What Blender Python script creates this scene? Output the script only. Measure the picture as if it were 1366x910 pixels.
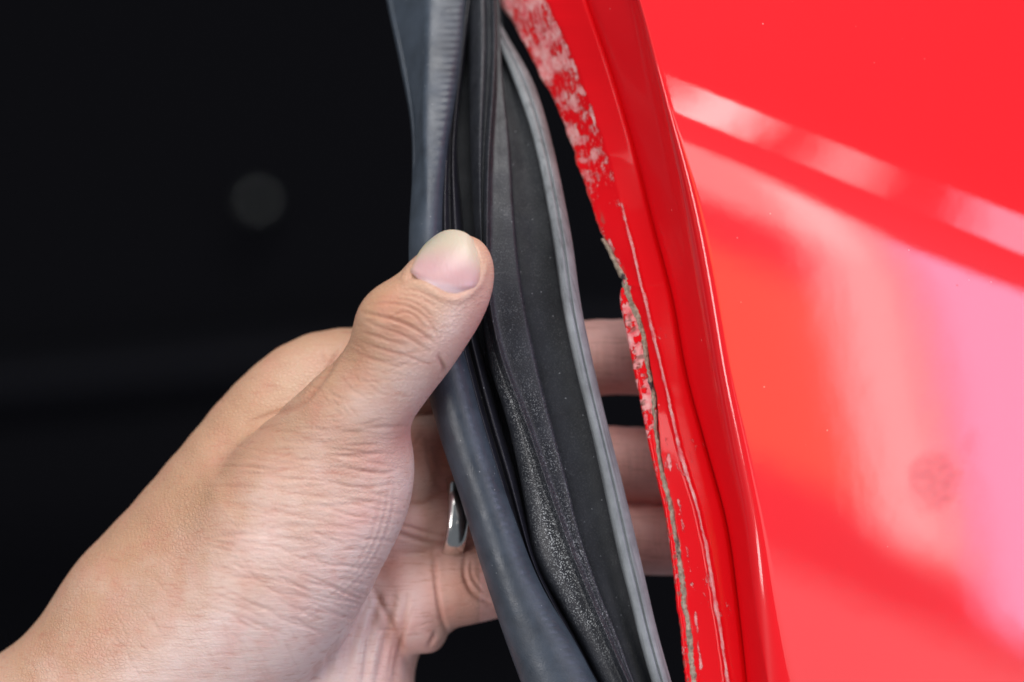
import bpy, math, random
import numpy as np
from mathutils import Vector, Matrix
R = math.radians
random.seed(7); rng = np.random.default_rng(7)
scene = bpy.context.scene
for o in list(bpy.data.objects): bpy.data.objects.remove(o)

# ------------------------------------------------------------------ camera, light, exposure
CAMD = 470.0      # mm from lens to the plane d = 0
S = 6.4           # photo pixels per mm on that plane
Z0 = 1.0          # height of the picture centre above the ground, m
def M(px, py, d):
    """photo pixel + depth (mm behind the plane d=0) -> local mm (x right, y away, z up)"""
    px = np.asarray(px, float); py = np.asarray(py, float); d = np.asarray(d, float)
    k = (CAMD + d) / CAMD / S
    return np.stack(np.broadcast_arrays((px-683)*k, d, (455-py)*k), -1)
def W(p): return np.asarray(p)/1000.0 + np.array([0, 0, Z0])
def PX(m):
    k = CAMD/(CAMD+m[:, 1])*S
    return m[:, 0]*k+683, 455-m[:, 2]*k, m[:, 1]

cd = bpy.data.cameras.new('camera'); cam = bpy.data.objects.new('camera', cd)
scene.collection.objects.link(cam); scene.camera = cam
cam.location = (0, -CAMD/1000, Z0); cam.rotation_euler = (R(90), 0, 0)
cd.sensor_width = 22.3; cd.lens = 22.3*CAMD/(1366/S); cd.clip_start = 0.02; cd.clip_end = 50
cd.dof.use_dof = True; cd.dof.focus_distance = (CAMD-9)/1000; cd.dof.aperture_fstop = 3.6

world = bpy.data.worlds.new('World'); scene.world = world; world.use_nodes = True
bg = world.node_tree.nodes['Background']
bg.inputs['Color'].default_value = (0.80, 0.88, 1.0, 1); bg.inputs['Strength'].default_value = 0.16
def lamp(name, loc, target, sx, sy, radiance, col, roll=0.0):
    l = bpy.data.lights.new(name, 'AREA'); l.shape = 'RECTANGLE'; l.size = sx; l.size_y = sy
    l.energy = radiance*math.pi*sx*sy; l.color = col
    o = bpy.data.objects.new(name, l); scene.collection.objects.link(o)
    o.location = loc
    q = (Vector(target)-Vector(loc)).to_track_quat('-Z', 'Y')
    o.rotation_euler = (q.to_matrix().to_4x4() @ Matrix.Rotation(roll, 4, 'Z')).to_euler()
    return o
# the lamps stand where the red panel mirrors them
CR0 = (880, 128); CR1 = (1366, 328)
cdx, cdy = CR1[0]-CR0[0], CR1[1]-CR0[1]; cl = math.hypot(cdx, cdy)
def panel_d(px, py):
    """depth (mm) of the outer panel: faces a little right, slightly twisted; above a soft character line it leans back"""
    xm = (px-1000)/S; zm = (455-py)/S
    d = -14.5+0.258*xm+4.8e-4*(px-1150)/S*(480-py)/S
    s = ((px-CR0[0])*(-cdy)+(py-CR0[1])*cdx)/cl/S          # mm below the line (+)
    w = 4.4
    return d+0.30*w*np.logaddexp(0, -(s+1.0)/w)
def mirror_dir(px, py):
    p = M(px, py, panel_d(px, py)); e = 4.0
    a = M(px+e, py, panel_d(px+e, py))-M(px-e, py, panel_d(px-e, py)); b = M(px, py-e, panel_d(px, py-e))-M(px, py+e, panel_d(px, py+e))
    n = np.cross(a, b); n /= np.linalg.norm(n)
    v = p-np.array([0, -CAMD, 0]); v /= np.linalg.norm(v)
    return W(p), v-2*np.dot(v, n)*n
def seen_lamp(name, cx, cy, w, h, radiance, col, roll=-8.0, dist=1.3, ax=0.0, ay=0.0):
    """a rectangular lamp whose mirror image in the flat lower panel is w x h photo pixels, centred at cx, cy"""
    p, r = mirror_dir(cx, cy)
    k = (CAMD/1000+dist)/(CAMD/1000)/S/1000
    o = lamp(name, p+r*dist, p, w*k, h*k, radiance, col, R(roll))
    o.location = o.location+o.rotation_euler.to_matrix() @ Vector((ax*w*k/2, ay*h*k/2, 0))   # ax, ay: which edge sits at cx, cy
    return o
seen_lamp('window_cool', 1262, 535, 1100, 560, 8.5, (0.66, 0.64, 1.0), ax=1)
seen_lamp('window_white', 1172, 452, 84, 540, 6.5, (1.0, 0.97, 0.95))
seen_lamp('window_warm', 1095, 285, 1000, 200, 4.2, (1.0, 0.93, 0.88), ax=-1)
seen_lamp('orange_mirror_lamp', 1128, 530, 1000, 270, 1.7, (1.0, 0.68, 0.20), ax=-1)  # added lamp, stands in for an unseen orange thing mirrored in the panel
seen_lamp('floor_bounce', 1150, 800, 1600, 400, 1.3, (1.0, 0.95, 0.95), ay=-1)
for i_, (bx, by, bw) in enumerate([(955, 150, 56), (1132, 222, 36), (1355, 312, 84)]):
    seen_lamp('ceiling_light', bx, by, bw, 430, (12.0, 6.5, 6.5)[i_], ((1, 0.97, 0.95), (1, 0.95, 0.95), (0.8, 0.75, 1.0))[i_], roll=-31)
lamp('overhead', (0.42, -0.62, Z0+1.50), (0, 0, Z0), 1.4, 1.0, 6.2, (1.0, 0.98, 0.97))
lamp('front_top_fill', (-0.05, -1.05, Z0+1.10), (0, 0, Z0), 0.9, 0.6, 2.6, (1.0, 0.98, 0.97))  # added lamp that brightens the hand from above the camera
lamp('front_fill', (-0.75, -1.35, Z0+0.55), (0, 0, Z0), 0.9, 0.9, 0.5, (1.0, 0.97, 0.94))
lamp('corner_glint_lamp', (-0.80, -1.0, Z0-0.13), (0, 0, Z0), 0.40, 0.60, 10.0, (1.0, 0.96, 0.95))  # added lamp; draws the bright line along the panel corner
scene.view_settings.view_transform = 'Standard'; scene.view_settings.look = 'None'
scene.view_settings.exposure = 0.06; scene.view_settings.gamma = 1.0
scene.render.engine = 'CYCLES'

# ------------------------------------------------------------------ helpers
def link(o, parent=None):
    scene.collection.objects.link(o)
    if parent: o.parent = parent
    return o
def tag(o, label, cat, group=None):
    o['label'] = label; o['category'] = cat
    if group: o['group'] = group
    return o
def empty(name, loc):
    o = bpy.data.objects.new(name, None); o.location = loc; o.empty_display_size = 0.01
    return link(o)
def mesh_obj(name, V, F, mat, parent=None, smooth=True, attrs=None, world_mm=True):
    """V in local mm -> mesh object in world metres with its origin at the parent's origin"""
    P = W(V) if world_mm else np.asarray(V)
    off = np.array(parent.location) if parent else P.mean(0)
    me = bpy.data.meshes.new(name)
    me.from_pydata((P-off).tolist(), [], F if isinstance(F, list) else F.tolist())
    if smooth: me.polygons.foreach_set('use_smooth', np.ones(len(me.polygons), bool))
    for k, a in (attrs or {}).items():
        a = np.asarray(a, np.float32)
        if a.ndim == 2:
            at = me.attributes.new(k, 'FLOAT_COLOR', 'POINT')
            at.data.foreach_set('color', np.concatenate([a, np.ones((len(a), 1), np.float32)], 1).ravel())
        else:
            at = me.attributes.new(k, 'FLOAT', 'POINT'); at.data.foreach_set('value', a)
    me.materials.append(mat); me.update()
    o = bpy.data.objects.new(name, me); link(o, parent)
    if not parent: o.location = off
    return o
def crv(keys, y):
    """smooth interpolation of (y, value) keys (pchip-like cubic)"""
    keys = sorted(keys); ky = np.array([k[0] for k in keys], float); kv = np.array([k[1] for k in keys], float)
    y = np.asarray(y, float); yc = np.clip(y, ky[0], ky[-1])
    m = np.gradient(kv, ky)
    i = np.clip(np.searchsorted(ky, yc, side='right')-1, 0, len(ky)-2)
    h = ky[i+1]-ky[i]; t = (yc-ky[i])/h
    v = (2*t**3-3*t**2+1)*kv[i]+(t**3-2*t**2+t)*h*m[i]+(-2*t**3+3*t**2)*kv[i+1]+(t**3-t**2)*h*m[i+1]
    return v+np.where(y < ky[0], (y-ky[0])*m[0], 0)+np.where(y > ky[-1], (y-ky[-1])*m[-1], 0)
def cat_closed(P, n):
    """closed Catmull-Rom through feature axis 0: P (k, ...) -> (k*n, ...)"""
    k = len(P); out = []
    for i in range(k):
        a, b, c, d = P[(i-1) % k], P[i], P[(i+1) % k], P[(i+2) % k]
        for t in np.arange(n)/n:
            out.append(0.5*(2*b+(c-a)*t+(2*a-5*b+4*c-d)*t*t+(3*b-a-3*c+d)*t**3))
    return np.array(out)
def grid_faces(nu, nv, closed):
    f = []
    for i in range(nu if closed else nu-1):
        i2 = (i+1) % nu
        a = np.arange(nv-1)
        f.append(np.stack([i*nv+a, i*nv+a+1, i2*nv+a+1, i2*nv+a], 1))
    return np.concatenate(f)
def hash2(ix, iy, seed):
    h = (ix.astype(np.int64)*374761393+iy.astype(np.int64)*668265263+seed*974634761) & 0xffffffff
    h = ((h ^ (h >> 13))*1274126177) & 0xffffffff
    return ((h ^ (h >> 16)) & 0xffff)/65535.0
def vnoise(x, y, seed=0):
    ix = np.floor(x); iy = np.floor(y); fx = x-ix; fy = y-iy
    fx = fx*fx*(3-2*fx); fy = fy*fy*(3-2*fy)
    a = hash2(ix, iy, seed); b = hash2(ix+1, iy, seed); c = hash2(ix, iy+1, seed); d = hash2(ix+1, iy+1, seed)
    return (a*(1-fx)+b*fx)*(1-fy)+(c*(1-fx)+d*fx)*fy
def fbm(x, y, seed=0, oct=4):
    v = 0; a = 0.5
    for i in range(oct):
        v = v+a*vnoise(x*2**i, y*2**i, seed+i*17); a *= 0.5
    return v/(1-0.5**oct)
def sstep(a, b, x):
    t = np.clip((np.asarray(x, float)-a)/(b-a), 0, 1); return t*t*(3-2*t)
def polydist(x, y, pts):
    """distance to polyline and the parameter 0..1 along it"""
    best = np.full(x.shape, 1e9); par = np.zeros(x.shape); n = len(pts)-1
    for i in range(n):
        ax, ay = pts[i]; bx, by = pts[i+1]; dx, dy = bx-ax, by-ay; l2 = dx*dx+dy*dy+1e-9
        t = np.clip(((x-ax)*dx+(y-ay)*dy)/l2, 0, 1)
        dd = np.hypot(x-ax-t*dx, y-ay-t*dy); m = dd < best
        best = np.where(m, dd, best); par = np.where(m, (i+t)/n, par)
    return best, par
def smooth_poly(pts, n=6):
    pts = np.array(pts, float); P = np.vstack([2*pts[0]-pts[1], pts, 2*pts[-1]-pts[-2]]); out = []
    for i in range(1, len(P)-2):
        a, b, c, d = P[i-1:i+3]
        for t in np.arange(n)/n:
            out.append(0.5*(2*b+(c-a)*t+(2*a-5*b+4*c-d)*t*t+(3*b-a-3*c+d)*t**3))
    out.append(P[-2]); return np.array(out)

# ------------------------------------------------------------------ materials
class NT:
    def __init__(s, name):
        s.m = bpy.data.materials.new(name); s.m.use_nodes = True; s.t = s.m.node_tree
        s.b = s.t.nodes['Principled BSDF']
    def n(s, typ, **kw):
        nd = s.t.nodes.new(typ)
        for k, v in kw.items():
            if k in nd.inputs.keys(): nd.inputs[k].default_value = v
            else: setattr(nd, k, v)
        return nd
    def l(s, a, b): s.t.links.new(a, b)
    def set(s, **kw):
        for k, v in kw.items(): s.b.inputs[k.replace('_', ' ')].default_value = v
    def coord(s): return s.n('ShaderNodeTexCoord').outputs['Object']
    def noise(s, scale, detail=3, rough=0.5, vec=None):
        nd = s.n('ShaderNodeTexNoise'); nd.inputs['Scale'].default_value = scale
        nd.inputs['Detail'].default_value = detail; nd.inputs['Roughness'].default_value = rough
        s.l(vec or s.coord(), nd.inputs['Vector']); return nd.outputs['Fac']
    def ramp(s, fac, a, b, ca=(0, 0, 0, 1), cb=(1, 1, 1, 1)):
        nd = s.n('ShaderNodeValToRGB'); e = nd.color_ramp.elements
        e[0].position = a; e[0].color = ca; e[1].position = b; e[1].color = cb
        s.l(fac, nd.inputs['Fac']); return nd.outputs['Color']
    def math(s, op, a, b):
        nd = s.n('ShaderNodeMath', operation=op)
        for i, v in enumerate((a, b)):
            if isinstance(v, (int, float)): nd.inputs[i].default_value = v
            else: s.l(v, nd.inputs[i])
        return nd.outputs[0]
    def mix(s, fac, a, b, blend='MIX'):
        nd = s.n('ShaderNodeMix', data_type='RGBA', blend_type=blend)
        for sock, v in ((nd.inputs[0], fac), (nd.inputs[6], a), (nd.inputs[7], b)):
            if isinstance(v, (int, float)): sock.default_value = v
            elif isinstance(v, tuple): sock.default_value = v if len(v) == 4 else (*v, 1)
            else: s.l(v, sock)
        return nd.outputs[2]
    def attr(s, name):
        nd = s.n('ShaderNodeAttribute'); nd.attribute_name = name; return nd
    def bump(s, h, strength, dist, prev=None):
        nd = s.n('ShaderNodeBump'); nd.inputs['Strength'].default_value = strength; nd.inputs['Distance'].default_value = dist
        s.l(h, nd.inputs['Height'])
        if prev is not None: s.l(prev, nd.inputs['Normal'])
        return nd.outputs['Normal']
    def stretch(s, sx, sy, sz, rot=(0, 0, 0)):
        nd = s.n('ShaderNodeMapping'); nd.inputs['Scale'].default_value = (sx, sy, sz); nd.inputs['Rotation'].default_value = rot
        s.l(s.coord(), nd.inputs['Vector']); return nd.outputs[0]

def along(t, scale_across, scale_along, lean):
    """object coordinates stretched along a direction that leans 'lean' degrees from vertical"""
    nd = t.n('ShaderNodeMapping', vector_type='TEXTURE'); nd.inputs['Rotation'].default_value = (0, R(lean), 0)
    nd.inputs['Scale'].default_value = (1/scale_across, 1/scale_across, 1/scale_along)
    t.l(t.coord(), nd.inputs['Vector']); return nd.outputs[0]
def rubber(name, base, rough=0.5, spec=0.5, speck=0.0, streak=0.0, speckcol=(0.55, 0.58, 0.6)):
    t = NT(name); c = t.n('ShaderNodeRGB').outputs[0]; c.default_value = (*base, 1)
    v = t.noise(180, 4, 0.6); col = t.mix(t.ramp(v, 0.3, 0.75), tuple(x*0.75 for x in base), tuple(min(1, x*1.3) for x in base))
    if streak:
        ws = t.noise(1.0, 3, 0.6, along(t, 1100, 22, -13))
        col = t.mix(t.math('MULTIPLY', t.ramp(ws, 0.52, 0.70), streak), col, tuple(x*0.45 for x in base))
    grain = t.noise(2600, 2, 0.6)
    if speck:
        clus = t.ramp(t.noise(130, 3, 0.6), 0.30, 0.60)
        w = t.math('MULTIPLY', t.attr('dust_glint').outputs['Fac'], clus)
        sp = t.ramp(t.noise(3600, 1, 0.5), 0.56, 0.66)
        f = t.math('MULTIPLY', t.math('MULTIPLY', sp, w), speck)
        col = t.mix(f, col, speckcol)
    # sparse lint and dust over everything
    vo = t.n('ShaderNodeTexVoronoi'); vo.inputs['Scale'].default_value = 420; t.l(t.coord(), vo.inputs['Vector'])
    dots = t.ramp(vo.outputs['Distance'], 0.03, 0.07, (1, 1, 1, 1), (0, 0, 0, 1))
    col = t.mix(t.math('MULTIPLY', dots, 0.5), col, (0.4, 0.42, 0.45))
    t.l(col, t.b.inputs['Base Color'])
    rr = t.ramp(t.noise(240, 3), 0.3, 0.7, (rough-0.1,)*3+(1,), (rough+0.12,)*3+(1,)); t.l(rr, t.b.inputs['Roughness'])
    t.b.inputs['Specular IOR Level'].default_value = spec
    t.l(t.bump(grain, 0.35, 0.00012, t.bump(v, 0.3, 0.0004)), t.b.inputs['Normal'])
    return t.m
m_bulb = rubber('bulb_rubber', (0.040, 0.052, 0.070), 0.42, 0.5)
m_fin = rubber('fin_rubber', (0.011, 0.011, 0.016), 0.36, 0.4)
m_lip = rubber('lip_rubber', (0.020, 0.022, 0.028), 0.42, 0.35, speck=0.8)
m_carrier = rubber('carrier_rubber', (0.015, 0.017, 0.021), 0.55, 0.25, speck=0.07)
m_rail = rubber('rail_rubber', (0.215, 0.235, 0.25), 0.55, 0.4, streak=0.7)

def paint(name, coat_rough, rough, shade=1.0, spec=0.2, coat=1.0):
    t = NT(name)
    red = (0.86*shade, 0.005*shade, 0.012*shade)
    n = t.noise(420, 4, 0.65)
    brk = t.math('ADD', t.noise(1.0, 5, 0.72, along(t, 720, 230, -24)), t.math('MULTIPLY', t.noise(1700, 3, 0.6), 0.35))
    wd = t.math('MULTIPLY', t.math('SUBTRACT', t.math('ADD', brk, t.math('MULTIPLY', t.attr('wear_glint').outputs['Fac'], 0.62)), 0.92), 7.0)
    wear_glint = t.n('ShaderNodeClamp'); t.l(wd, wear_glint.inputs[0]); wear_glint = wear_glint.outputs[0]
    col = t.mix(t.ramp(t.noise(30, 2), 0.3, 0.7), red, (0.80*shade, 0.005*shade, 0.011*shade))
    col = t.mix(wear_glint, col, t.mix(t.ramp(n, 0.35, 0.7), (0.74, 0.11, 0.13), (0.84, 0.52, 0.50)))
    dirt = t.attr('dirt').outputs['Fac']
    col = t.mix(dirt, col, (0.20, 0.10, 0.08))
    smudge = t.attr('smudge').outputs['Fac']
    col = t.mix(t.math('MULTIPLY', smudge, 0.40), col, (0.42, 0.18, 0.20))
    # chips and specks of dust
    vo = t.n('ShaderNodeTexVoronoi'); vo.inputs['Scale'].default_value = 150; t.l(t.coord(), vo.inputs['Vector'])
    dots = t.ramp(vo.outputs['Distance'], 0.018, 0.034, (1, 1, 1, 1), (0, 0, 0, 1))
    col = t.mix(t.math('MULTIPLY', dots, 0.45), col, (0.85, 0.45, 0.42))
    t.l(col, t.b.inputs['Base Color'])
    t.set(Roughness=rough, Specular_IOR_Level=spec)
    cw = t.math('SUBTRACT', 1.0, t.math('MAXIMUM', t.math('MULTIPLY', wear_glint, 0.5), t.math('MULTIPLY', smudge, 0.7)))
    cw = t.math('MULTIPLY', cw, t.attr('gloss').outputs['Fac'])
    if coat < 1: cw = t.math('MULTIPLY', cw, coat)
    t.l(cw, t.b.inputs['Coat Weight']); t.b.inputs['Coat Roughness'].default_value = coat_rough; t.b.inputs['Coat IOR'].default_value = 1.55
    peel = t.noise(160, 2)
    nrm = t.bump(t.math('MULTIPLY', n, wear_glint), 0.8, 0.0006)
    t.l(nrm, t.b.inputs['Normal'])
    t.l(t.bump(peel, 0.05, 0.0002, nrm), t.b.inputs['Coat Normal'])
    return t.m
m_paint = paint('red_car_paint', 0.045, 0.38); m_satin = paint('jamb_red_paint', 0.12, 0.5, 0.92, 0.04, 0.22)
def sealer():
    t = NT('cracked_seam_sealer'); n = t.noise(900, 5, 0.7)
    col = t.mix(t.ramp(n, 0.3, 0.7), (0.16, 0.12, 0.085), (0.54, 0.46, 0.36))
    col = t.mix(t.ramp(t.noise(260, 3), 0.60, 0.68), col, (0.05, 0.03, 0.035))
    t.l(col, t.b.inputs['Base Color']); t.set(Roughness=0.85); t.l(t.bump(n, 0.9, 0.0005), t.b.inputs['Normal'])
    return t.m
m_sealer = sealer()

def skin():
    t = NT('skin')
    base = t.attr('skin').outputs['Color']
    pal = t.attr('palm').outputs['Fac']
    mott = t.noise(120, 4, 0.6)
    col = t.mix(t.math('MULTIPLY', t.ramp(mott, 0.45, 0.75), 0.32), base, (0.60, 0.20, 0.16))
    col = t.mix(t.math('MULTIPLY', t.ramp(t.noise(60, 3), 0.55, 0.8), 0.20), col, (0.62, 0.46, 0.34))
    # fine creases keep a slightly browner pigment
    vo = t.n('ShaderNodeTexVoronoi'); vo.feature = 'DISTANCE_TO_EDGE'; vo.inputs['Scale'].default_value = 1.0
    warp = t.n('ShaderNodeVectorMath', operation='ADD')
    t.l(t.stretch(1000, 1000, 1450, (0, R(-35), 0)), warp.inputs[0])
    wn = t.n('ShaderNodeTexNoise'); wn.inputs['Scale'].default_value = 700; t.l(t.coord(), wn.inputs['Vector'])
    sc = t.n('ShaderNodeVectorMath', operation='SCALE'); sc.inputs['Scale'].default_value = 0.9; t.l(wn.outputs['Color'], sc.inputs[0])
    t.l(sc.outputs[0], warp.inputs[1]); t.l(warp.outputs[0], vo.inputs['Vector'])
    cell = t.ramp(vo.outputs['Distance'], 0.0, 0.30)
    lines = t.noise(1.0, 4, 0.65, t.stretch(150, 400, 1300, (0, R(6), 0)))
    fine = t.noise(3000, 2, 0.6)
    cellw = t.math('SUBTRACT', 1.0, t.math('MULTIPLY', pal, 0.75))
    cellw = t.math('MULTIPLY', cellw, t.ramp(t.noise(75, 3), 0.30, 0.70, (0.25, 0.25, 0.25, 1), (1, 1, 1, 1)))
    h = t.math('ADD', t.math('MULTIPLY', cell, cellw), t.math('MULTIPLY', lines, t.math('ADD', t.math('MULTIPLY', pal, 0.9), 0.6)))
    col = t.mix(t.math('MULTIPLY', t.math('SUBTRACT', 1.0, t.math('MULTIPLY', cell, 1.0)), t.math('MULTIPLY', cellw, 0.20)), col, (0.34, 0.16, 0.09))
    lw_ = t.ramp(lines, 0.30, 0.46, (1, 1, 1, 1), (0, 0, 0, 1))
    col = t.mix(t.math('MULTIPLY', lw_, 0.42), col, (0.46, 0.19, 0.13))
    crease = t.attr('crease').outputs['Fac']
    col = t.mix(t.math('MULTIPLY', crease, 0.45), col, (0.40, 0.14, 0.09))
    t.l(col, t.b.inputs['Base Color'])
    t.set(Roughness=0.46, Specular_IOR_Level=0.42, Subsurface_Weight=0.14, Subsurface_Scale=0.0018)
    t.b.inputs['Subsurface Radius'].default_value = (1.0, 0.36, 0.2)
    rr = t.ramp(t.noise(500, 3), 0.3, 0.7, (0.40,)*3+(1,), (0.58,)*3+(1,)); t.l(rr, t.b.inputs['Roughness'])
    t.l(t.bump(fine, 0.15, 0.0001, t.bump(h, 0.60, 0.00020)), t.b.inputs['Normal'])
    return t.m
m_skin = skin()
def nail():
    t = NT('finger_nail'); t.l(t.attr('skin').outputs['Color'], t.b.inputs['Base Color'])
    t.set(Roughness=0.33, Specular_IOR_Level=0.4, Subsurface_Weight=0.2, Subsurface_Scale=0.001)
    ws = t.noise(1.0, 2, 0.5, t.stretch(1500, 1500, 90, (0, R(-24), 0)))
    t.l(t.bump(ws, 0.35, 0.0002), t.b.inputs['Normal']); return t.m
m_nail = nail()
def simple(name, col, rough, metal=0, ns=200, amp=0.2, bump=0.0):
    t = NT(name); n = t.noise(ns, 4, 0.6)
    t.l(t.mix(t.ramp(n, 0.3, 0.7), tuple(c*(1-amp) for c in col), tuple(min(1, c*(1+amp)) for c in col)), t.b.inputs['Base Color'])
    t.set(Roughness=rough, Metallic=metal)
    if bump: t.l(t.bump(n, 0.5, bump), t.b.inputs['Normal'])
    return t.m
m_ring = simple('silver', (0.82, 0.81, 0.78), 0.16, 1.0, 600, 0.06, 0.00002)
m_hair = simple('body_hair', (0.22, 0.14, 0.09), 0.4)
m_trim = simple('black_trim', (0.005, 0.005, 0.0068), 0.75, 0, 900, 0.3, 0.0004)
m_sill = simple('sill_trim', (0.011, 0.011, 0.014), 0.6, 0, 900, 0.3, 0.0004)
for m_ in (m_trim, m_sill): m_.node_tree.nodes['Principled BSDF'].inputs['Specular IOR Level'].default_value = 0.06
m_chrome = simple('bright_screw', (0.17, 0.18, 0.17), 0.36, 1.0, 900, 0.05)

# ------------------------------------------------------------------ dark car interior (background)
interior = empty('car_interior', tuple(W(M(300, 800, 1900))))
tag(interior, 'unlit black interior trim of the car behind the hand', 'car interior')
u = np.linspace(-900, 1900, 57); v = np.linspace(-900, 1900, 57)
UU, VV = np.meshgrid(u, v, indexing='ij')
DD = 2010+80*np.sin(UU/700)+50*np.cos(VV/500)-500*sstep(900, 1500, VV)
front = M(UU.ravel(), VV.ravel(), DD.ravel()); back = M(UU.ravel(), VV.ravel(), DD.ravel()+20)
n = len(u); F = grid_faces(n, n, False)
mesh_obj('trim_panel', np.vstack([front, back]), np.vstack([F[:, ::-1], F+n*n]), m_trim, interior)
# moulded ledge that catches a little light
t_ = np.linspace(-700, 900, 40); prof = [(-26, 0), (-30, -30), (-10, -60), (20, -55), (40, -20), (44, 10)]
ring_ = []
for a, dd in prof:
    y = 515-0.10*t_+a
    ring_.append(M(t_, y, 1700+dd*2+0*t_))
ring_ = cat_closed(np.array(ring_), 4)
mesh_obj('ledge', ring_.reshape(-1, 3), grid_faces(len(ring_), len(t_), True)[:, ::-1], m_sill, interior)
# a domed screw, far out of focus
c = M(343, 270, 1975.0); V = []; F = []
ns, nr = 24, 8
for i in range(nr+1):
    a = i/nr*math.pi*0.5
    for j in range(ns):
        b = 2*math.pi*j/ns; r = 13.0*math.sin(a) if i else 0.05
        V.append((c[0]+r*math.cos(b), c[1]-9.0*math.cos(a), c[2]+r*math.sin(b)))
for j in range(ns):
    b = 2*math.pi*j/ns; V.append((c[0]+13.0*math.cos(b), c[1]+70, c[2]+13.0*math.sin(b)))
for i in range(nr+1):
    for j in range(ns):
        F.append((i*ns+j, i*ns+(j+1) % ns, (i+1)*ns+(j+1) % ns, (i+1)*ns+j))
F.append(tuple(range(ns))[::-1])
mesh_obj('screw', np.array(V), F, m_chrome, interior)

# ------------------------------------------------------------------ red car body
YS = np.arange(-90, 1002, 2.0); NY = len(YS)
def K(*k, sig=16):
    v = crv(k, np.arange(-90-160, 1002+160, 2.0)); x = np.arange(-78, 80, 2.0); g = np.exp(-(x/sig)**2/2); g /= g.sum()
    v = np.convolve(v, g, 'same'); return v[80:80+NY]
edge_x = K((-90, 600), (0, 663), (50, 697), (100, 722), (150, 745), (200, 766), (250, 782), (300, 797), (340, 819), (370, 832), (395, 826), (430, 833), (500, 847), (600, 867), (700, 889), (800, 902), (900, 914), (1000, 926), sig=5)
edge_d = K((-90, 36), (0, 27), (100, 20), (200, 14), (300, 7), (400, 3), (500, 1), (1000, 0))
scuff_x = K((-90, 690), (0, 732), (100, 774), (190, 806), (300, 836), (400, 860), (500, 885), (600, 907), (700, 936), (800, 954), (900, 970), (1000, 984))
groove_x = K((-90, 750), (0, 783), (100, 818), (190, 845), (300, 872), (400, 898), (500, 916), (600, 943), (700, 970), (800, 984), (900, 995), (1000, 1004))
face_x = K((-90, 801), (0, 831), (100, 857), (190, 879), (300, 905), (400, 926), (500, 945), (600, 968), (700, 992), (800, 1006), (900, 1022), (1000, 1040))
corn_x = K((-90, 826), (0, 855), (100, 880), (190, 901), (300, 926), (400, 948), (500, 968), (600, 991), (700, 1012), (800, 1030), (900, 1052), (1000, 1078))+K((-90, 0), (0, 2), (140, 6), (260, 14), (500, 9), (1000, 9))
car = empty('red_car', tuple(W(M(1050, 950, 0))))
tag(car, 'glossy red car body with a scuffed flange edge of the door opening', 'car body')
jit = (fbm(YS/31.0, YS*0, 3, 4)-0.5)*9+(fbm(YS/3.1, YS*0+0.4, 5, 3)-0.5)*1.6
hem_w = K((-90, 0), (300, 0), (372, 0), (395, 8), (430, 18), (480, 18), (540, 16), (580, 11), (620, 7), (700, 7), (800, 7), (900, 8), (1000, 8), sig=6)
bead_x = edge_x+hem_w
# flange: from sealer line to groove, then up the rib face, round the corner onto the panel
na = 46; nb = 10; nc = 26; ncr = 24
rows = []; info = []
fl_x0 = bead_x+jit*np.where(YS < 380, 1.0, 0.45)+np.where(YS > 380, 6, 0)
fl_s = bead_x+np.where(YS > 380, 6, 0)*sstep(372, 392, YS); fl_d0 = edge_d-1.0
sc_d = K((-90, 22), (0, 13), (100, 9), (200, 6), (300, 2), (500, -1.5), (1000, -3))
gr_d = K((-90, 9), (0, 6), (200, 3), (500, -0.5), (1000, -2))
fc_d = K((-90, -1), (0, -4), (200, -8), (500, -10), (1000, -11))
# panel sheet ------------------------------------------------------------
for i in range(na+1):
    f = i/na
    x = fl_s+(groove_x-fl_s)*f+(fl_x0-fl_s)*math.exp(-f*14)
    fs = np.clip((scuff_x-fl_x0)/(groove_x-fl_x0), 0.2, 0.9)
    lin = np.where(f < fs, fl_d0+(sc_d-fl_d0)*(f/fs), sc_d+(gr_d-sc_d)*((f-fs)/(1-fs)))
    # thin bead of hardened paint under the painted glint line
    rid = np.exp(-((x-scuff_x-jit*0.25)/3.0)**2)*sstep(250, 310, YS)
    lin = lin-0.42*rid*(0.6+0.8*fbm(YS/9, YS*0, 11, 2))
    gro = 1.2*np.exp(-((x-groove_x)/3.2)**2)
    rows.append((x, lin+gro)); info.append('fl')
for i in range(1, nb+1):
    f = i/nb
    g = 1.2*math.exp(-((f*30)/3.2)**2)
    bulge = 0.0
    rows.append((groove_x+(face_x-groove_x)*f, gr_d+(fc_d-gr_d)*f-bulge+g)); info.append('rib')
# corner : blend from face line to the panel
pd = panel_d(corn_x, YS)
for i in range(1, ncr+1):
    f = i/ncr
    # cubic bezier that leaves along the jamb face and arrives along the panel
    wx = corn_x-face_x; rx1 = (face_x-groove_x); rd1 = (fc_d-gr_d); q = 0.45*(pd-fc_d)/rd1
    x1 = face_x+rx1*q; d1 = fc_d+rd1*q; x2 = corn_x-0.55*wx; d2 = panel_d(x2, YS)
    b0, b1, b2, b3 = (1-f)**3, 3*f*(1-f)**2, 3*f*f*(1-f), f**3
    x = b0*face_x+b1*x1+b2*x2+b3*corn_x
    d = b0*fc_d+b1*d1+b2*d2+b3*pd
    rows.append((x, d)); info.append('corner')
XR = 1366+220
fr = (np.arange(1, 131)/130)**1.25
for f in fr:
    x = corn_x+(XR-corn_x)*f
    rows.append((x, panel_d(x, YS))); info.append('panel')
X = np.array([r[0] for r in rows]); D = np.array([r[1] for r in rows]); Y = np.broadcast_to(YS, X.shape)
ks = 1.0
V = M(X, Y, D)
wear_glint = np.zeros(X.shape); dirt = np.zeros(X.shape); smud = np.zeros(X.shape)
isfl = np.array([k == 'fl' for k in info])[:, None]
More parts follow.
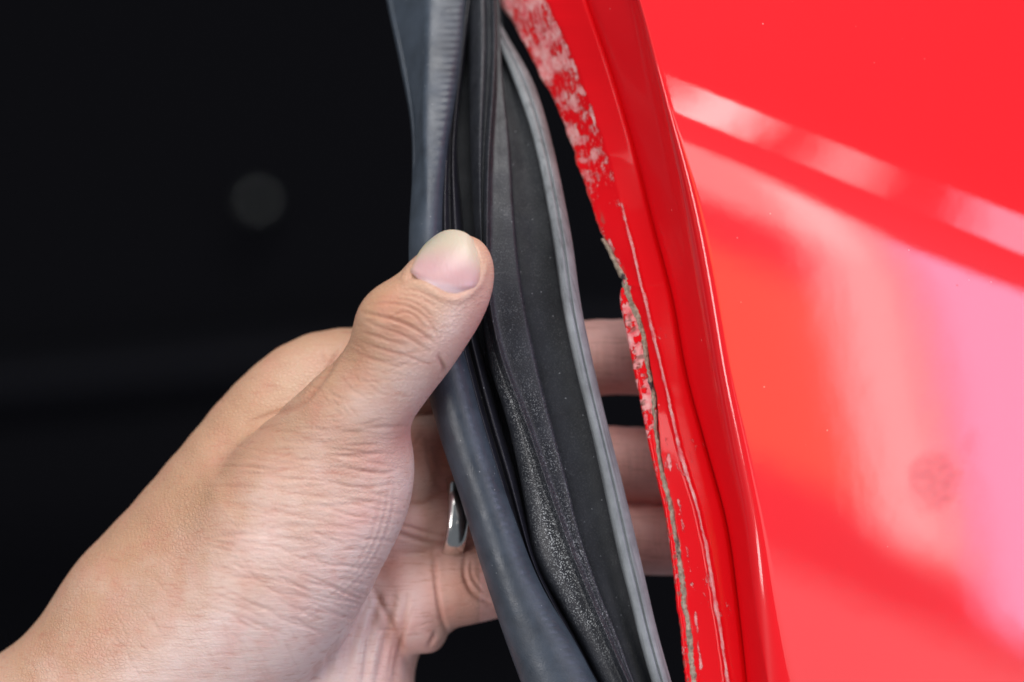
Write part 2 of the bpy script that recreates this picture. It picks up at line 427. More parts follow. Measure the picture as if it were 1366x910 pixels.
# scuffed primer along the upper flange
rel = (X-fl_x0)/np.maximum(scuff_x-fl_x0, 1)
up = sstep(330, 200, Y)
nz = fbm(X/13, Y/17, 21, 4); nz2 = fbm(X/6, Y/12, 31, 3)
band = sstep(1.06, 0.92, rel)
w1 = up*band*np.clip(0.20*sstep(200, 30, Y)+0.30+sstep(0.45, 0.66, nz)*0.32, 0, 1)
# scuffs near the lip lower down
w2 = sstep(0.30, 0.12, rel)*sstep(280, 320, Y)*sstep(440, 380, Y)*sstep(0.45, 0.62, nz2)*0.7
dist = np.abs(X-scuff_x-jit*0.25)
ridge_glint = np.exp(-(dist/2.2)**2)*sstep(255, 290, Y)*sstep(0.20, 0.42, fbm(Y/22, X*0, 41, 3)+0.25*sstep(880, 700, Y))*0.95  # highlight of the paint ridge, painted in as pale colour
l2 = scuff_x-22; w4 = np.exp(-((X-l2)/1.8)**2)*sstep(385, 400, Y)*sstep(570, 545, Y)*sstep(0.35, 0.5, fbm(Y/16, X*0, 47, 2))*0.8
w5 = 0.28*sstep(0.5, 0.8, fbm(X/23.0, Y/37.0, 51, 2))*sstep(300, 500, Y)
w6 = np.exp(-((X-(fl_x0+9))/3.0)**2)*sstep(560, 620, Y)*sstep(0.45, 0.6, nz2)*0.6
wear_glint = np.where(isfl, np.clip(w1+w2+ridge_glint+w4+w5+w6, 0, 1), 0)
dirt = np.where(isfl, sstep(0.08, 0.02, rel)*0.5*sstep(0.4, 0.6, nz2)+np.exp(-((rel-0.22)/0.06)**2)*sstep(270, 310, Y)*sstep(380, 340, Y)*sstep(0.5, 0.62, nz)*0.9, 0)
sd = np.hypot((X-1243)/40, (Y-640)/46)+0.5*(fbm(X/18, Y/18, 61, 3)-0.5)
smud = sstep(1.12, 0.55, sd)*(0.35+0.9*fbm(X/7, Y/7, 67, 3))
sd2 = np.hypot((X-1290-(Y-600)*-0.4)/12, (Y-595)/30)+0.6*(fbm(X/12, Y/12, 71, 3)-0.5)
smud = np.clip(smud+0.25*sstep(1.1, 0.4, sd2), 0, 1)
NU = len(rows)
# clear coat weight cut on the jamb so reflections don't brighten it
gl = {'fl': lambda k: 1.0, 'rib': lambda k: 0.12, 'corner': lambda k: 0.12+0.88*float(sstep(0.0, 0.55, k)), 'panel': lambda k: 1.0}
seq = []; cnt = 0
for k_ in info:
    cnt = cnt+1 if k_ == 'corner' else 0
    seq.append(gl[k_](cnt/ncr))
gloss = np.array(seq)[:, None]*np.ones((1, NY))
F = grid_faces(NU, NY, False)
# split the sheet into flange (inner) and outer_panel parts that share the groove line
i_split = na
def sheet(name, i0, i1, thick, mat, parent=car):
    Vs = V[i0:i1+1]; nu = i1-i0+1
    bk = Vs.copy(); bk[..., 1] += thick
    P = np.concatenate([Vs.reshape(-1, 3), bk.reshape(-1, 3)]); off = nu*NY
    f = grid_faces(nu, NY, False); fb = f[:, ::-1]+off
    a = np.arange(NY-1); e1 = np.stack([a, a+off, a+1+off, a+1], 1)
    b = (nu-1)*NY+a; e2 = np.stack([b, b+1, b+1+off, b+off], 1)
    at = {}
    for k, arr in (('wear_glint', wear_glint), ('dirt', dirt), ('smudge', smud), ('gloss', gloss)):
        s_ = arr[i0:i1+1].ravel(); at[k] = np.concatenate([s_, s_])
    return mesh_obj(name, P, np.vstack([f[:, ::-1], fb[:, ::-1], e1[:, ::-1], e2[:, ::-1]]), mat, parent, attrs=at)
sheet('outer_panel', i_split, NU-1, 1.2, m_paint)
fl = sheet('door_flange', 0, i_split, 1.2, m_satin)
fl['label'] = 'scuffed inner flange with paint worn through to primer'
# cracked seam sealer bead along the torn edge
prof = [(0, -1.2), (0.5, -1.9), (1, -1.0), (1.1, 1.2), (0.5, 2.0), (-0.1, 1.0)]
m = (YS >= 318); ys = YS[m]; rr = []
bw = K((300, 3), (340, 9), (400, 12), (450, 8), (560, 7), (700, 10), (800, 10), (900, 11), (1000, 11))[m]
for j, (a, dd) in enumerate(prof):
    x = (bead_x+jit*0.45)[m]-1.0+a*bw*(0.45+0.65*fbm(ys/26, ys*0, 83, 3))+(fbm(ys/4.3, ys*0+j*0.37, 81+j, 3)-0.5)*3.6
    x = x-np.where(ys < 372, 3, 0)
    rr.append(M(x, ys, edge_d[m]-0.1+dd*0.7+(fbm(ys/6, ys*0, 91+j, 3)-0.5)*0.8))
rr = cat_closed(np.array(rr), 4)
o = mesh_obj('seam_sealer', rr.reshape(-1, 3), grid_faces(len(rr), len(ys), True)[:, ::-1], m_sealer, car)
o['label'] = 'cracked beige seam sealer along the torn flange edge'
# folded hem lip outside the sealer
m = (YS >= 384); ys = YS[m]; rr = []
hw = np.maximum(hem_w[m], 2.0)
for j, (a, dd) in enumerate([(0, 0.2), (0.12, -0.7), (0.6, -0.9), (1.0, -0.3), (1.05, 1.2), (0.1, 1.4)]):
    x = edge_x[m]+jit[m]*0.25+a*(hw+3)+(fbm(ys/4, ys*0+j, 101+j, 2)-0.5)*1.6
    rr.append(M(x, ys, edge_d[m]-0.4+dd*1.0))
rr = cat_closed(np.array(rr), 3); Xh = 0
hx, hy, hd = PX(rr.reshape(-1, 3))
whem = np.clip(sstep(600, 560, hy)*(0.25+0.8*sstep(0.42, 0.62, fbm(hx/7, hy/10, 111, 4)))+sstep(0.64, 0.72, fbm(hx/4, hy/8, 113, 3))*0.6, 0, 1)
dhem = sstep(0.62, 0.72, fbm(hx/6, hy/7, 121, 3))*0.8
mesh_obj('hem_lip', rr.reshape(-1, 3), grid_faces(len(rr), len(ys), True)[:, ::-1], m_satin, car,
         attrs={'wear_glint': whem, 'dirt': dhem, 'smudge': 0*whem, 'gloss': 0*whem+1})

# ------------------------------------------------------------------ rubber door seal
seal = empty('door_seal', tuple(W(M(780, 990, 0))))
tag(seal, 'black rubber door seal with a tubular bulb and pale grey edge rail', 'rubber seal')
base_d = K((-90, 36), (0, 25), (100, 16), (200, 8), (300, 2), (400, -2), (500, -3), (700, -4), (850, -5), (1000, -6))
def loft(name, feats, mat, sub=5, parent=seal, attrs=None, disp=None):
    """feats: closed loop of (x(YS), d(YS)) seen clockwise"""
    P = np.array([np.stack([x, d], -1) for x, d in feats]); C = cat_closed(P, sub)
    Xs, Ds = C[..., 0], C[..., 1]
    if disp is not None: Xs, Ds = disp(Xs, Ds)
    Vv = M(Xs, np.broadcast_to(YS, Xs.shape), Ds)
    f = grid_faces(len(C), NY, True)
    at = {k: fn(Xs, np.broadcast_to(YS, Xs.shape)).ravel() for k, fn in (attrs or {}).items()}
    return mesh_obj(name, Vv.reshape(-1, 3), f[:, ::-1], mat, parent, attrs=at)
bl = K((-90, 498), (0, 517), (100, 537), (160, 548), (240, 550), (300, 546), (340, 545), (400, 549), (470, 560), (530, 572), (600, 592), (640, 606), (690, 622), (750, 640), (800, 656), (850, 673), (910, 695), (1000, 730))
br = K((-90, 634), (0, 622), (100, 613), (200, 597), (280, 590), (350, 592), (400, 600), (470, 619), (560, 643), (640, 668), (700, 690), (750, 708), (800, 732), (850, 764), (910, 796), (1000, 850))
w = br-bl; tw = sstep(170, 20, YS)                     # the tube is twisted near the top
rid = K((-90, 0.62), (0, 0.55), (100, 0.44), (200, 0.42), (400, 0.45), (600, 0.5), (1000, 0.55))
facet = K((-90, 576), (0, 573), (100, 569), (160, 566), (240, 564), (330, 562), (500, 590), (1000, 780))
feats = []
for k_ in range(12):
    a_ = math.pi+k_*math.pi/6                                 # left edge first, over the front to the right
    ex = 0.5+0.5*math.cos(a_); ez = 5.4*math.sin(a_)
    lean = 0.10*math.sin(-a_)                                 # the tube leans a little to the right
    fx_, fz_ = bl+w*np.clip(ex+lean*0.5, 0, 1), base_d+ez+tw*3.0*(1-ex)
    if k_ < 4:                                                # near the top the left side is a flat flank turned away
        g_ = (0.0, 0.33, 0.72, 1.0)[k_]; t2 = sstep(330, 150, YS)
        fx_ = fx_*(1-t2)+(bl+(facet-bl)*g_)*t2; fz_ = fz_*(1-t2)+(base_d+6.5-11.6*g_)*t2
    feats.append((fx_, fz_))
def ribs(Xs, Ds):
    a = (Xs-bl)/w
    ph = YS/10.5+0.6*np.sin(YS/60)+3*fbm(YS/80, YS*0, 7, 2)
    ripple = (np.sin(2*math.pi*ph)*0.5+0.5)**2
    wgt = np.exp(-((a-0.86)/0.16)**2)*(0.25+0.9*sstep(260, 120, YS)+0.35*sstep(560, 700, YS))
    return Xs, Ds+np.where(Ds < base_d+1, 0.22*ripple*wgt, 0)
loft('bulb', feats, m_bulb, 6, disp=ribs)
# inner fins in the groove beside the bulb
fr_ = K((-90, 650), (0, 632), (100, 618), (200, 610), (280, 616), (350, 622), (400, 628), (470, 643), (560, 667), (640, 690), (700, 703), (750, 716), (800, 740), (850, 768), (910, 800), (1000, 853))
fx0 = br-0.14*w; fw = fr_-fx0
feats = [(fx0, base_d+1.5), (fx0+0.28*fw, base_d-0.9), (fx0+0.45*fw, base_d+0.6), (fx0+0.52*fw, base_d+0.9), (fx0+0.70*fw, base_d-0.2), (fx0+0.88*fw, base_d+1.2),
         (fr_, base_d+4.0), (fr_-2, base_d+6.5), (fx0+0.3*fw, base_d+6.5), (fx0, base_d+4.5)]
loft('inner_fin', feats, m_fin, 5)
# folded lip with a bright ridge
ll = K((-90, 617), (0, 624), (100, 625), (200, 627), (280, 631), (350, 637), (400, 640), (470, 648), (560, 676), (640, 694), (700, 704), (750, 713), (800, 742), (850, 769), (910, 799), (1000, 850))
lr = K((-90, 655), (0, 659), (60, 660), (110, 658), (200, 652), (280, 650), (350, 650), (420, 656), (470, 667), (560, 701), (640, 728), (700, 749), (750, 768), (800, 789), (850, 811), (910, 838), (1000, 880))
le = K((-90, 664), (0, 667), (100, 670), (200, 680), (280, 684), (400, 697), (470, 711), (560, 733), (640, 755), (700, 769), (750, 785), (800, 803), (850, 824), (910, 846), (1000, 886))
lw = lr-ll; lw2 = le-lr
feats = [(ll, base_d+3.0), (ll+0.12*lw, base_d+0.6), (ll+0.50*lw, base_d-0.9-1.9*sstep(400, 280, YS)), (lr-7, base_d-1.2), (lr-4, base_d-2.6), (lr, base_d-3.6), (lr+3.0, base_d-2.4),
         (lr+np.minimum(5, 0.35*lw2), base_d-0.3), (lr+0.72*lw2, base_d-0.1), (le, base_d+0.3), (le-1.0, base_d+2.4), (lr+0.3*lw2, base_d+2.6), (lr-0.3*lw, base_d+2.6), (ll+0.2*lw, base_d+4.4)]
def dust_glint(Xs, Ys):  # pale specks: dust and painted glints, mostly on the lip's left face
    a = (Xs-ll)/np.maximum(lw, 1)
    d = np.exp(-((a-0.62)/0.33)**2)*sstep(380, 560, Ys)+0.3*np.exp(-((Xs-lr-0.6*lw2)/12)**2)*sstep(430, 560, Ys)
    d = d*sstep(905, 800, Ys)+0.12
    return np.clip(d, 0, 1)
loft('folded_lip', feats, m_lip, 5, attrs={'dust_glint': dust_glint})
# flat carrier strip
rl = K((-90, 615), (0, 640), (50, 660), (100, 682), (150, 701), (200, 715), (280, 731), (330, 739), (400, 749), (470, 763), (580, 790), (700, 816), (750, 827), (790, 838), (850, 852), (910, 869), (1000, 896))
rx = K((-90, 628), (0, 652), (50, 678), (100, 708), (150, 726), (200, 739), (280, 756), (330, 765), (400, 774), (470, 788), (560, 809), (650, 832), (700, 844), (760, 858), (850, 879), (910, 896), (1000, 922))
cl0 = bl+0.5*w; cw = np.maximum(rl+8-cl0, 4)
feats = [(cl0, base_d+8.0), (cl0+0.3*cw, base_d+8.0), (le-8, base_d+3.7), (le+0.5*(rl-le), base_d+3.9), (rl-2, base_d+3.4), (rl+8, base_d+3.4), (rl+8, base_d+5.5), (le, base_d+7.0), (cl0+0.3*cw, base_d+9.6), (cl0, base_d+9.6)]
loft('carrier_strip', feats, m_carrier, 4, attrs={'dust_glint': lambda a, b: 0.6+0*a})
# pale outer rail
rw = rx-rl
feats = [(rl, base_d+2.6), (rl+0.08*rw, base_d+1.0), (rl+0.40*rw, base_d+0.5), (rl+0.52*rw, base_d+1.0), (rl+0.62*rw, base_d+0.55), (rl+0.9*rw, base_d+1.6), (rx, base_d+3.4), (rx-0.1*rw, base_d+7.0), (rl+0.5*rw, base_d+7.6), (rl+0.05*rw, base_d+6.4)]
loft('edge_rail', feats, m_rail, 5)

# ------------------------------------------------------------------ hand
def smin(a, b, k):
    h = np.clip(0.5+0.5*(b-a)/k, 0, 1); return b*(1-h)+a*h-k*h*(1-h)
def cone(p, a, b, r1, r2):
    a = np.asarray(a); ba = np.asarray(b)-a; pa = p-a.astype(np.float32)
    h = np.clip((pa@ba.astype(np.float32))/np.float32(ba@ba), 0, 1)
    q = pa-h[:, None]*ba.astype(np.float32)
    return np.sqrt((q*q).sum(1))-(r1+(r2-r1)*h)
def chain(p, pts, k=2.0, n=3):
    """pts: (px, py, d, r)"""
    A = np.array([[*M(a, b, c), r] for a, b, c, r in pts]); A = smooth_poly(A, n) if len(A) > 2 else A
    d = None
    for i in range(len(A)-1):
        c = cone(p, A[i, :3], A[i+1, :3], A[i, 3], A[i+1, 3]); d = c if d is None else smin(d, c, k*0.4)
    return d
def ell(p, c, r, ang=0.0, yaw=0.0):
    """ellipsoid: centre (px,py,d), radii (along, across, depth) mm, ang = direction of 'along' in the picture (deg, counter-clockwise)"""
    q = p-M(*c).astype(np.float32)
    ca, sa = math.cos(R(ang)), math.sin(R(ang))
    x = q[:, 0]*ca+q[:, 2]*sa; z = -q[:, 0]*sa+q[:, 2]*ca; y = q[:, 1]
    if yaw:
        cy, sy = math.cos(R(yaw)), math.sin(R(yaw)); x, y = x*cy+y*sy, -x*sy+y*cy
    s = np.stack([x, z, y], 1)/np.array(r, np.float32); k0 = np.sqrt((s*s).sum(1))
    s2 = s/np.array(r, np.float32); k1 = np.sqrt((s2*s2).sum(1))+1e-6
    return k0*(k0-1)/k1
THUMB = [(611, 360, -15.5, 6.9), (597, 382, -16, 8.6), (571, 420, -16.5, 9.5), (545, 455, -16, 9.9), (508, 508, -14, 9.6), (466, 560, -11, 10.8), (428, 618, -6, 13.8), (380, 690, -2, 17.5)]
def sdf(p, parts=None):
    p = p.astype(np.float32)
    t = chain(p, THUMB, 2)
    t = smin(t, ell(p, (618, 385, -13.0), (9.5, 4.0, 7.5), 78), 3.5)          # pad of the thumb tip
    t = smin(t, ell(p, (520, 425, -19), (6.5, 6.0, 7.0), 50), 5.0)           # knuckle
    t = smin(t, ell(p, (418, 705, -6.5), (27, 15.5, 14), 52), 7)                # ball of the thumb
    t = smin(t, ell(p, (345, 790, -2), (27, 17, 15), 50), 9)
    t = smin(t, ell(p, (497, 668, -4), (8.0, 5.0, 8), 80), 4)                 # loose fold over the palm
    wr = chain(p, [(330, 800, 4, 19), (222, 880, 8, 22.5), (130, 965, 11, 24.0), (-40, 1100, 14, 26)], 4)
    t = smin(t, wr, 12)
    if parts == 'thumb': return t
    dor = chain(p, [(210, 800, 14, 16), (300, 675, 14, 15.0), (375, 570, 15, 13.5), (432, 513, 17, 11.3), (520, 500, 20, 10.2), (620, 490, 23, 9.0), (800, 477, 24, 8.2), (880, 478, 24, 8.0), (945, 486, 22, 6.6)], 2)
    pxs = p[:, 0]*(CAMD/(CAMD+p[:, 1])*S)+683
    d = smin(t, dor, 0.9+15*sstep(380, 210, pxs).astype(np.float32))
    palm = ell(p, (430, 780, 21), (34, 25, 13), 62)
    palm = smin(palm, chain(p, [(462, 1010, 20, 18), (456, 900, 17, 14.5), (462, 830, 18, 14)], 3), 6)
    palm = smin(palm, ell(p, (425, 905, 14), (13, 20, 12), 10), 5)
    palm = smin(palm, chain(p, [(180, 930, 14, 20), (330, 900, 16, 18), (440, 800, 18, 15)], 3), 8)
    d = smin(d, palm, 0.8)
    mid = chain(p, [(420, 640, 20, 11), (520, 622, 15, 9.6), (585, 608, 17.5, 8.7), (640, 612, 21, 8.8), (740, 617, 24, 8.4), (850, 620, 24, 8.1), (915, 624, 23, 7.6), (970, 630, 21, 6.3)], 2)
    rin = chain(p, [(440, 715, 18, 11), (525, 698, 13, 9.2), (570, 690, 14.5, 7.9), (605, 689, 16, 7.6), (650, 693, 20, 8.0), (740, 707, 24, 8.0), (860, 719, 24, 7.7), (915, 722, 23, 7.1), (958, 726, 21.5, 6.0)], 2)
    pin = chain(p, [(470, 815, 16, 11), (540, 790, 13, 9.6), (618, 779, 15, 8.7), (680, 768, 20, 8.1), (745, 752, 23, 7.4), (795, 740, 23, 6.2)], 2)
    # soft pads at the finger roots
    pin = smin(pin, ell(p, (542, 800, 10), (10.5, 7.4, 7.5), 98), 1.2)
    pin = smin(pin, ell(p, (566, 842, 14), (4.0, 5.0, 6), 40), 4.0); pin = smin(pin, ell(p, (522, 858, 15), (9.0, 5.0, 6), 40), 2.5)
    rin = smin(rin, ell(p, (545, 690, 9), (6.6, 5.4, 6), 5), 1.0)
    mid = smin(mid, ell(p, (549, 626, 9), (5.6, 7.6, 6), -10), 1.0)
    f = smin(mid, rin, 0.8); f = smin(f, pin, 0.8)
    d = smin(d, f, 1.2)
    return d
h = 0.72
lo = np.array([-150.0, -34, -125]); hi = np.array([62.0, 48, 28])
gx, gy, gz = [np.arange(lo[i], hi[i], h, dtype=np.float32) for i in range(3)]
# coarse pass, then evaluate only near the surface
cs = 5
def dense():
    nx, ny, nz = len(gx), len(gy), len(gz)
    cxs, cys, czs = gx[::cs], gy[::cs], gz[::cs]
    G = np.stack(np.meshgrid(cxs, cys, czs, indexing='ij'), -1).reshape(-1, 3)+np.float32(h*(cs-1)/2)
    cv = sdf(G).reshape(len(cxs), len(cys), len(czs))
    big = cv.repeat(cs, 0).repeat(cs, 1).repeat(cs, 2)[:nx, :ny, :nz].copy()
    near = np.abs(big) < h*cs*1.5
    idx = np.argwhere(near)
    P = np.stack([gx[idx[:, 0]], gy[idx[:, 1]], gz[idx[:, 2]]], 1)
    vals = np.empty(len(P), np.float32); st = 400000
    for i in range(0, len(P), st): vals[i:i+st] = sdf(P[i:i+st])
    big[idx[:, 0], idx[:, 1], idx[:, 2]] = vals
    return big
def surface_nets(Fv):
    ins = Fv < 0
    c = [ins[i:ins.shape[0]-1+i, j:ins.shape[1]-1+j, k:ins.shape[2]-1+k] for i in (0, 1) for j in (0, 1) for k in (0, 1)]
    s = sum(a.astype(np.int8) for a in c); act = (s > 0) & (s < 8)
    idx = np.argwhere(act); vid = np.full(act.shape, -1, np.int64); vid[act] = np.arange(len(idx))
    corner = [np.array([i, j, k]) for i in (0, 1) for j in (0, 1) for k in (0, 1)]
    acc = np.zeros((len(idx), 3)); cnt = np.zeros(len(idx))
    val = [Fv[idx[:, 0]+q[0], idx[:, 1]+q[1], idx[:, 2]+q[2]] for q in corner]
    for a in range(8):
        for b in range(a+1, 8):
            if np.abs(corner[a]-corner[b]).sum() != 1: continue
            mk = (val[a] < 0) != (val[b] < 0)
            t = np.where(mk, val[a]/np.where(mk, val[a]-val[b], 1), 0)
            acc += np.where(mk[:, None], corner[a]+t[:, None]*(corner[b]-corner[a]), 0); cnt += mk
    V = (idx+acc/cnt[:, None])*h+lo
    faces = []
    for ax in range(3):
        o1, o2 = [(1, 2), (2, 0), (0, 1)][ax]
        sl0 = [slice(None)]*3; sl1 = [slice(None)]*3; sl0[ax] = slice(0, -1); sl1[ax] = slice(1, None)
        a = ins[tuple(sl0)]; b = ins[tuple(sl1)]; e = np.argwhere(a != b)
        e = e[(e[:, o1] > 0) & (e[:, o2] > 0) & (e[:, o1] < Fv.shape[o1]-1) & (e[:, o2] < Fv.shape[o2]-1)]
        def g(d1, d2):
            q = e.copy(); q[:, o1] -= d1; q[:, o2] -= d2; return vid[q[:, 0], q[:, 1], q[:, 2]]
        quad = np.stack([g(1, 1), g(0, 1), g(0, 0), g(1, 0)], 1)
        flip = ~a[e[:, 0], e[:, 1], e[:, 2]]
        quad[flip] = quad[flip][:, ::-1]; faces.append(quad)
    return V, np.concatenate(faces)
Fv = dense(); HV, HF = surface_nets(Fv)
me = bpy.data.meshes.new('tmp'); me.from_pydata(HV.tolist(), [], HF.tolist())
ob = bpy.data.objects.new('tmp', me); scene.collection.objects.link(ob)
md = ob.modifiers.new('s', 'SMOOTH'); md.factor = 0.5; md.iterations = 3
md = ob.modifiers.new('u', 'SUBSURF'); md.levels = 1; md.render_levels = 1
dg = bpy.context.evaluated_depsgraph_get(); em = ob.evaluated_get(dg).to_mesh()
nv = len(em.vertices); HV = np.empty(nv*3); em.vertices.foreach_get('co', HV); HV = HV.reshape(-1, 3)
HN = np.empty(nv*3); em.vertices.foreach_get('normal', HN); HN = HN.reshape(-1, 3)
npl = len(em.polygons); HFq = np.empty(npl*4, np.int64); em.polygons.foreach_get('vertices', HFq); HF = HFq.reshape(-1, 4)
ob.evaluated_get(dg).to_mesh_clear(); bpy.data.objects.remove(ob); bpy.data.meshes.remove(me)
hx, hy, hd = PX(HV)
facing = sstep(0.25, -0.15, HN[:, 1])
disp = np.zeros(nv); crease = np.zeros(nv)
def fold(pts, width, depth, tint=0.6, dmin=-60, dmax=60, lip=0.15, n=5):
    """a skin crease: groove of given width/depth (mm) with raised lips, along photo points"""
    pts = smooth_poly(pts, n) if len(pts) > 2 else np.array(pts, float)
    x0, y0 = pts.min(0)-30; x1, y1 = pts.max(0)+30
    ii = np.where((hx > x0) & (hx < x1) & (hy > y0) & (hy < y1) & (hd > dmin) & (hd < dmax) & (facing > 0.02))[0]
    if not len(ii): return
    dd, t = polydist(hx[ii], hy[ii], pts); dd = dd/S
    tp = np.sqrt(np.clip(np.sin(np.pi*np.clip(t, 0.02, 0.98)), 0, 1))*facing[ii]
    g = np.exp(-(dd/width)**2)
    disp[ii] += tp*depth*(-g+lip*np.exp(-((dd-2.1*width)/width)**2))
    crease[ii] = np.maximum(crease[ii], tp*g*tint)
TH = dict(dmax=2)
# thumb knuckle
for pts, w_, d_ in [([(484, 417), (505, 421), (530, 428), (556, 440), (580, 458)], 0.35, 0.42), ([(493, 408), (515, 404), (545, 409), (570, 425), (585, 452)], 0.32, 0.30),
                    ([(510, 398), (540, 400), (566, 412), (584, 436)], 0.3, 0.2), ([(520, 424), (540, 416), (556, 424), (566, 440)], 0.3, 0.24), ([(486, 428), (510, 438), (540, 448), (574, 470)], 0.32, 0.26),
                    ([(478, 440), (505, 450), (545, 462)], 0.32, 0.2), ([(474, 452), (500, 463), (545, 476), (575, 488)], 0.32, 0.16), ([(465, 466), (500, 480), (540, 492)], 0.3, 0.14),
                    ([(585, 475), (592, 490), (590, 500)], 0.4, 0.5), ([(528, 392), (556, 396), (580, 408)], 0.28, 0.12), ([(535, 386), (560, 389), (590, 404)], 0.28, 0.12)]:
    fold(pts, w_, d_*1.25, 0.95, **TH)
for i in range(110):                                   # fine lines down the thumb
    t = random.random(); cx = 560-135*t+random.uniform(-35, 35); cy = 415+135*t+random.uniform(-25, 25)
    L = random.uniform(14, 46); a = R(random.gauss(-20, 18))
    fold([(cx-L*math.cos(a)/2, cy+L*math.sin(a)/2), (cx, cy+random.uniform(-2, 2)), (cx+L*math.cos(a)/2, cy-L*math.sin(a)/2)], 0.26, random.uniform(0.03, 0.11), random.uniform(0.15, 0.45), n=3, **TH)
for i in range(230):                                  # ball of the thumb: nearly level lines
    cx = random.uniform(300, 515); cy = random.uniform(560, 840); 
    L = random.uniform(24, 90); a = R(random.gauss(-2-(cy-620)*0.09, 7))
    fold([(cx-L*math.cos(a)/2, cy+L*math.sin(a)/2), (cx, cy+random.uniform(-3, 3)), (cx+L*math.cos(a)/2, cy-L*math.sin(a)/2)], random.uniform(0.22, 0.38), random.uniform(0.04, 0.15), random.uniform(0.2, 0.6), n=4, **TH)
for i in range(70):                                   # crossing lines towards the wrist
    cx = random.uniform(110, 430); cy = random.uniform(690, 905); L = random.uniform(20, 70); a = R(random.choice([random.gauss(-55, 9), random.gauss(25, 9)]))
    fold([(cx-L*math.cos(a)/2, cy+L*math.sin(a)/2), (cx+random.uniform(-2, 2), cy), (cx+L*math.cos(a)/2, cy-L*math.sin(a)/2)], 0.3, random.uniform(0.02, 0.07), 0.2, n=3, dmax=20)
for j in range(3):                                    # loose skin gathered along the edge of the ball
    o_ = j*9.0
    fold([(527-o_*0.8, 640+j*4), (524-o_, 680), (511-o_, 722), (488-o_, 762), (452-o_, 800-j*6)], 0.4, 0.13-0.03*j, 0.35, **TH)
fold([(440, 622), (480, 628), (510, 632), (528, 628)], 0.4, 0.22, **TH); fold([(430, 640), (480, 650), (526, 646)], 0.35, 0.16, **TH)
for j in range(7):                                    # pleats of the palm
    x = 392+j*22+random.uniform(-3, 3)
    fold([(x+34-j*2, 788+max(0, 4-j)*12), (x+14, 840), (x+random.uniform(-2, 4), 915)], random.uniform(0.6, 0.9), random.uniform(0.35, 0.6), 0.5, dmin=-8)
for j in range(9):
    x = 385+j*18+random.uniform(-6, 6); fold([(x+30, 800+random.uniform(0, 30)), (x+12, 850), (x+2, 900)], 0.3, random.uniform(0.08, 0.2), 0.3, dmin=-8)
fold([(491, 771), (505, 800), (525, 840), (545, 893)], 0.7, 0.5, 0.7, dmin=-4)
fold([(497, 702), (530, 712), (565, 722), (592, 727)], 0.5, 0.5, 0.7, dmin=-4); fold([(520, 697), (555, 706), (590, 716)], 0.4, 0.3, 0.5, dmin=-4)
fold([(540, 668), (565, 668), (588, 656)], 0.5, 0.4, 0.7, dmin=-4)
fold([(536, 606), (552, 592), (567, 573)], 0.45, 0.2, 0.6, dmin=-4); fold([(567, 574), (571, 610), (580, 640), (591, 656)], 0.45, 0.15, 0.5, dmin=-4)
fold([(578, 732), (581, 770), (588, 820), (598, 850)], 0.5, 0.5, 0.8, dmin=-4)
fold([(621, 742), (620, 768), (632, 792), (656, 806)], 0.5, 0.5, 0.6, dmin=-4); fold([(628, 746), (630, 770), (645, 790)], 0.35, 0.25, 0.4, dmin=-4)
fold([(572, 862), (578, 852), (580, 843)], 0.5, 0.5, 0.6, dmin=-4)
for i in range(26):
    cx = random.uniform(500, 590); cy = random.uniform(590, 850); L = random.uniform(10, 30); a = R(random.gauss(-8, 25))
    fold([(cx-L*math.cos(a)/2, cy+L*math.sin(a)/2), (cx+L*math.cos(a)/2, cy-L*math.sin(a)/2)], 0.3, random.uniform(0.04, 0.1), 0.25, dmin=-4)
for cx, cy in [(828, 478), (850, 618), (868, 716)]:   # fine cross lines on the far finger segments
    for i in range(9):
        x = cx+random.uniform(-40, 26); fold([(x, cy-26+random.uniform(-8, 8)), (x+random.uniform(-3, 6), cy), (x+2, cy+24+random.uniform(-8, 8))], 0.3, random.uniform(0.03, 0.09), 0.25, dmin=8)
# web fold between thumb and the back of the hand
fold([(462, 452), (440, 492), (418, 522), (398, 541), (365, 552), (325, 566)], 0.6, 0.45, 0.7, dmax=30)
fold([(430, 470), (435, 480), (445, 488)], 0.4, 0.25, 0.3, dmax=30)
# nail bed: sunk a little, with a raised fold around it
NAIL = smooth_poly([(546, 371), (556, 352), (572, 333), (590, 316), (606, 309), (624, 315), (637, 333), (641, 352), (637, 370), (626, 384), (610, 393), (596, 392), (581, 383), (564, 374), (546, 371)], 6)
def inside(x, y, poly):
    c = np.zeros(x.shape, bool)
    for i in range(len(poly)):
        x1, y1 = poly[i]; x2, y2 = poly[(i+1) % len(poly)]
        if y1 == y2: continue
        k = ((y1 > y) != (y2 > y)) & (x < (x2-x1)*(y-y1)/(y2-y1)+x1); c ^= k
    return c
ii = np.where((hx > 520) & (hx < 670) & (hy > 290) & (hy < 420) & (hd < 0) & (facing > 0.02))[0]
dn, _ = polydist(hx[ii], hy[ii], NAIL); inn = inside(hx[ii], hy[ii], NAIL); sg = np.where(inn, -dn, dn)/S
prox = sstep(335, 360, hy[ii])
disp[ii] += facing[ii]*(-0.55*sstep(0.3, -0.5, sg)+prox*0.32*np.exp(-((sg-1.0)/0.8)**2))
crease[ii] = np.maximum(crease[ii], 0.55*prox*np.exp(-((sg-0.1)/0.25)**2))
HV2 = HV+HN*disp[:, None]
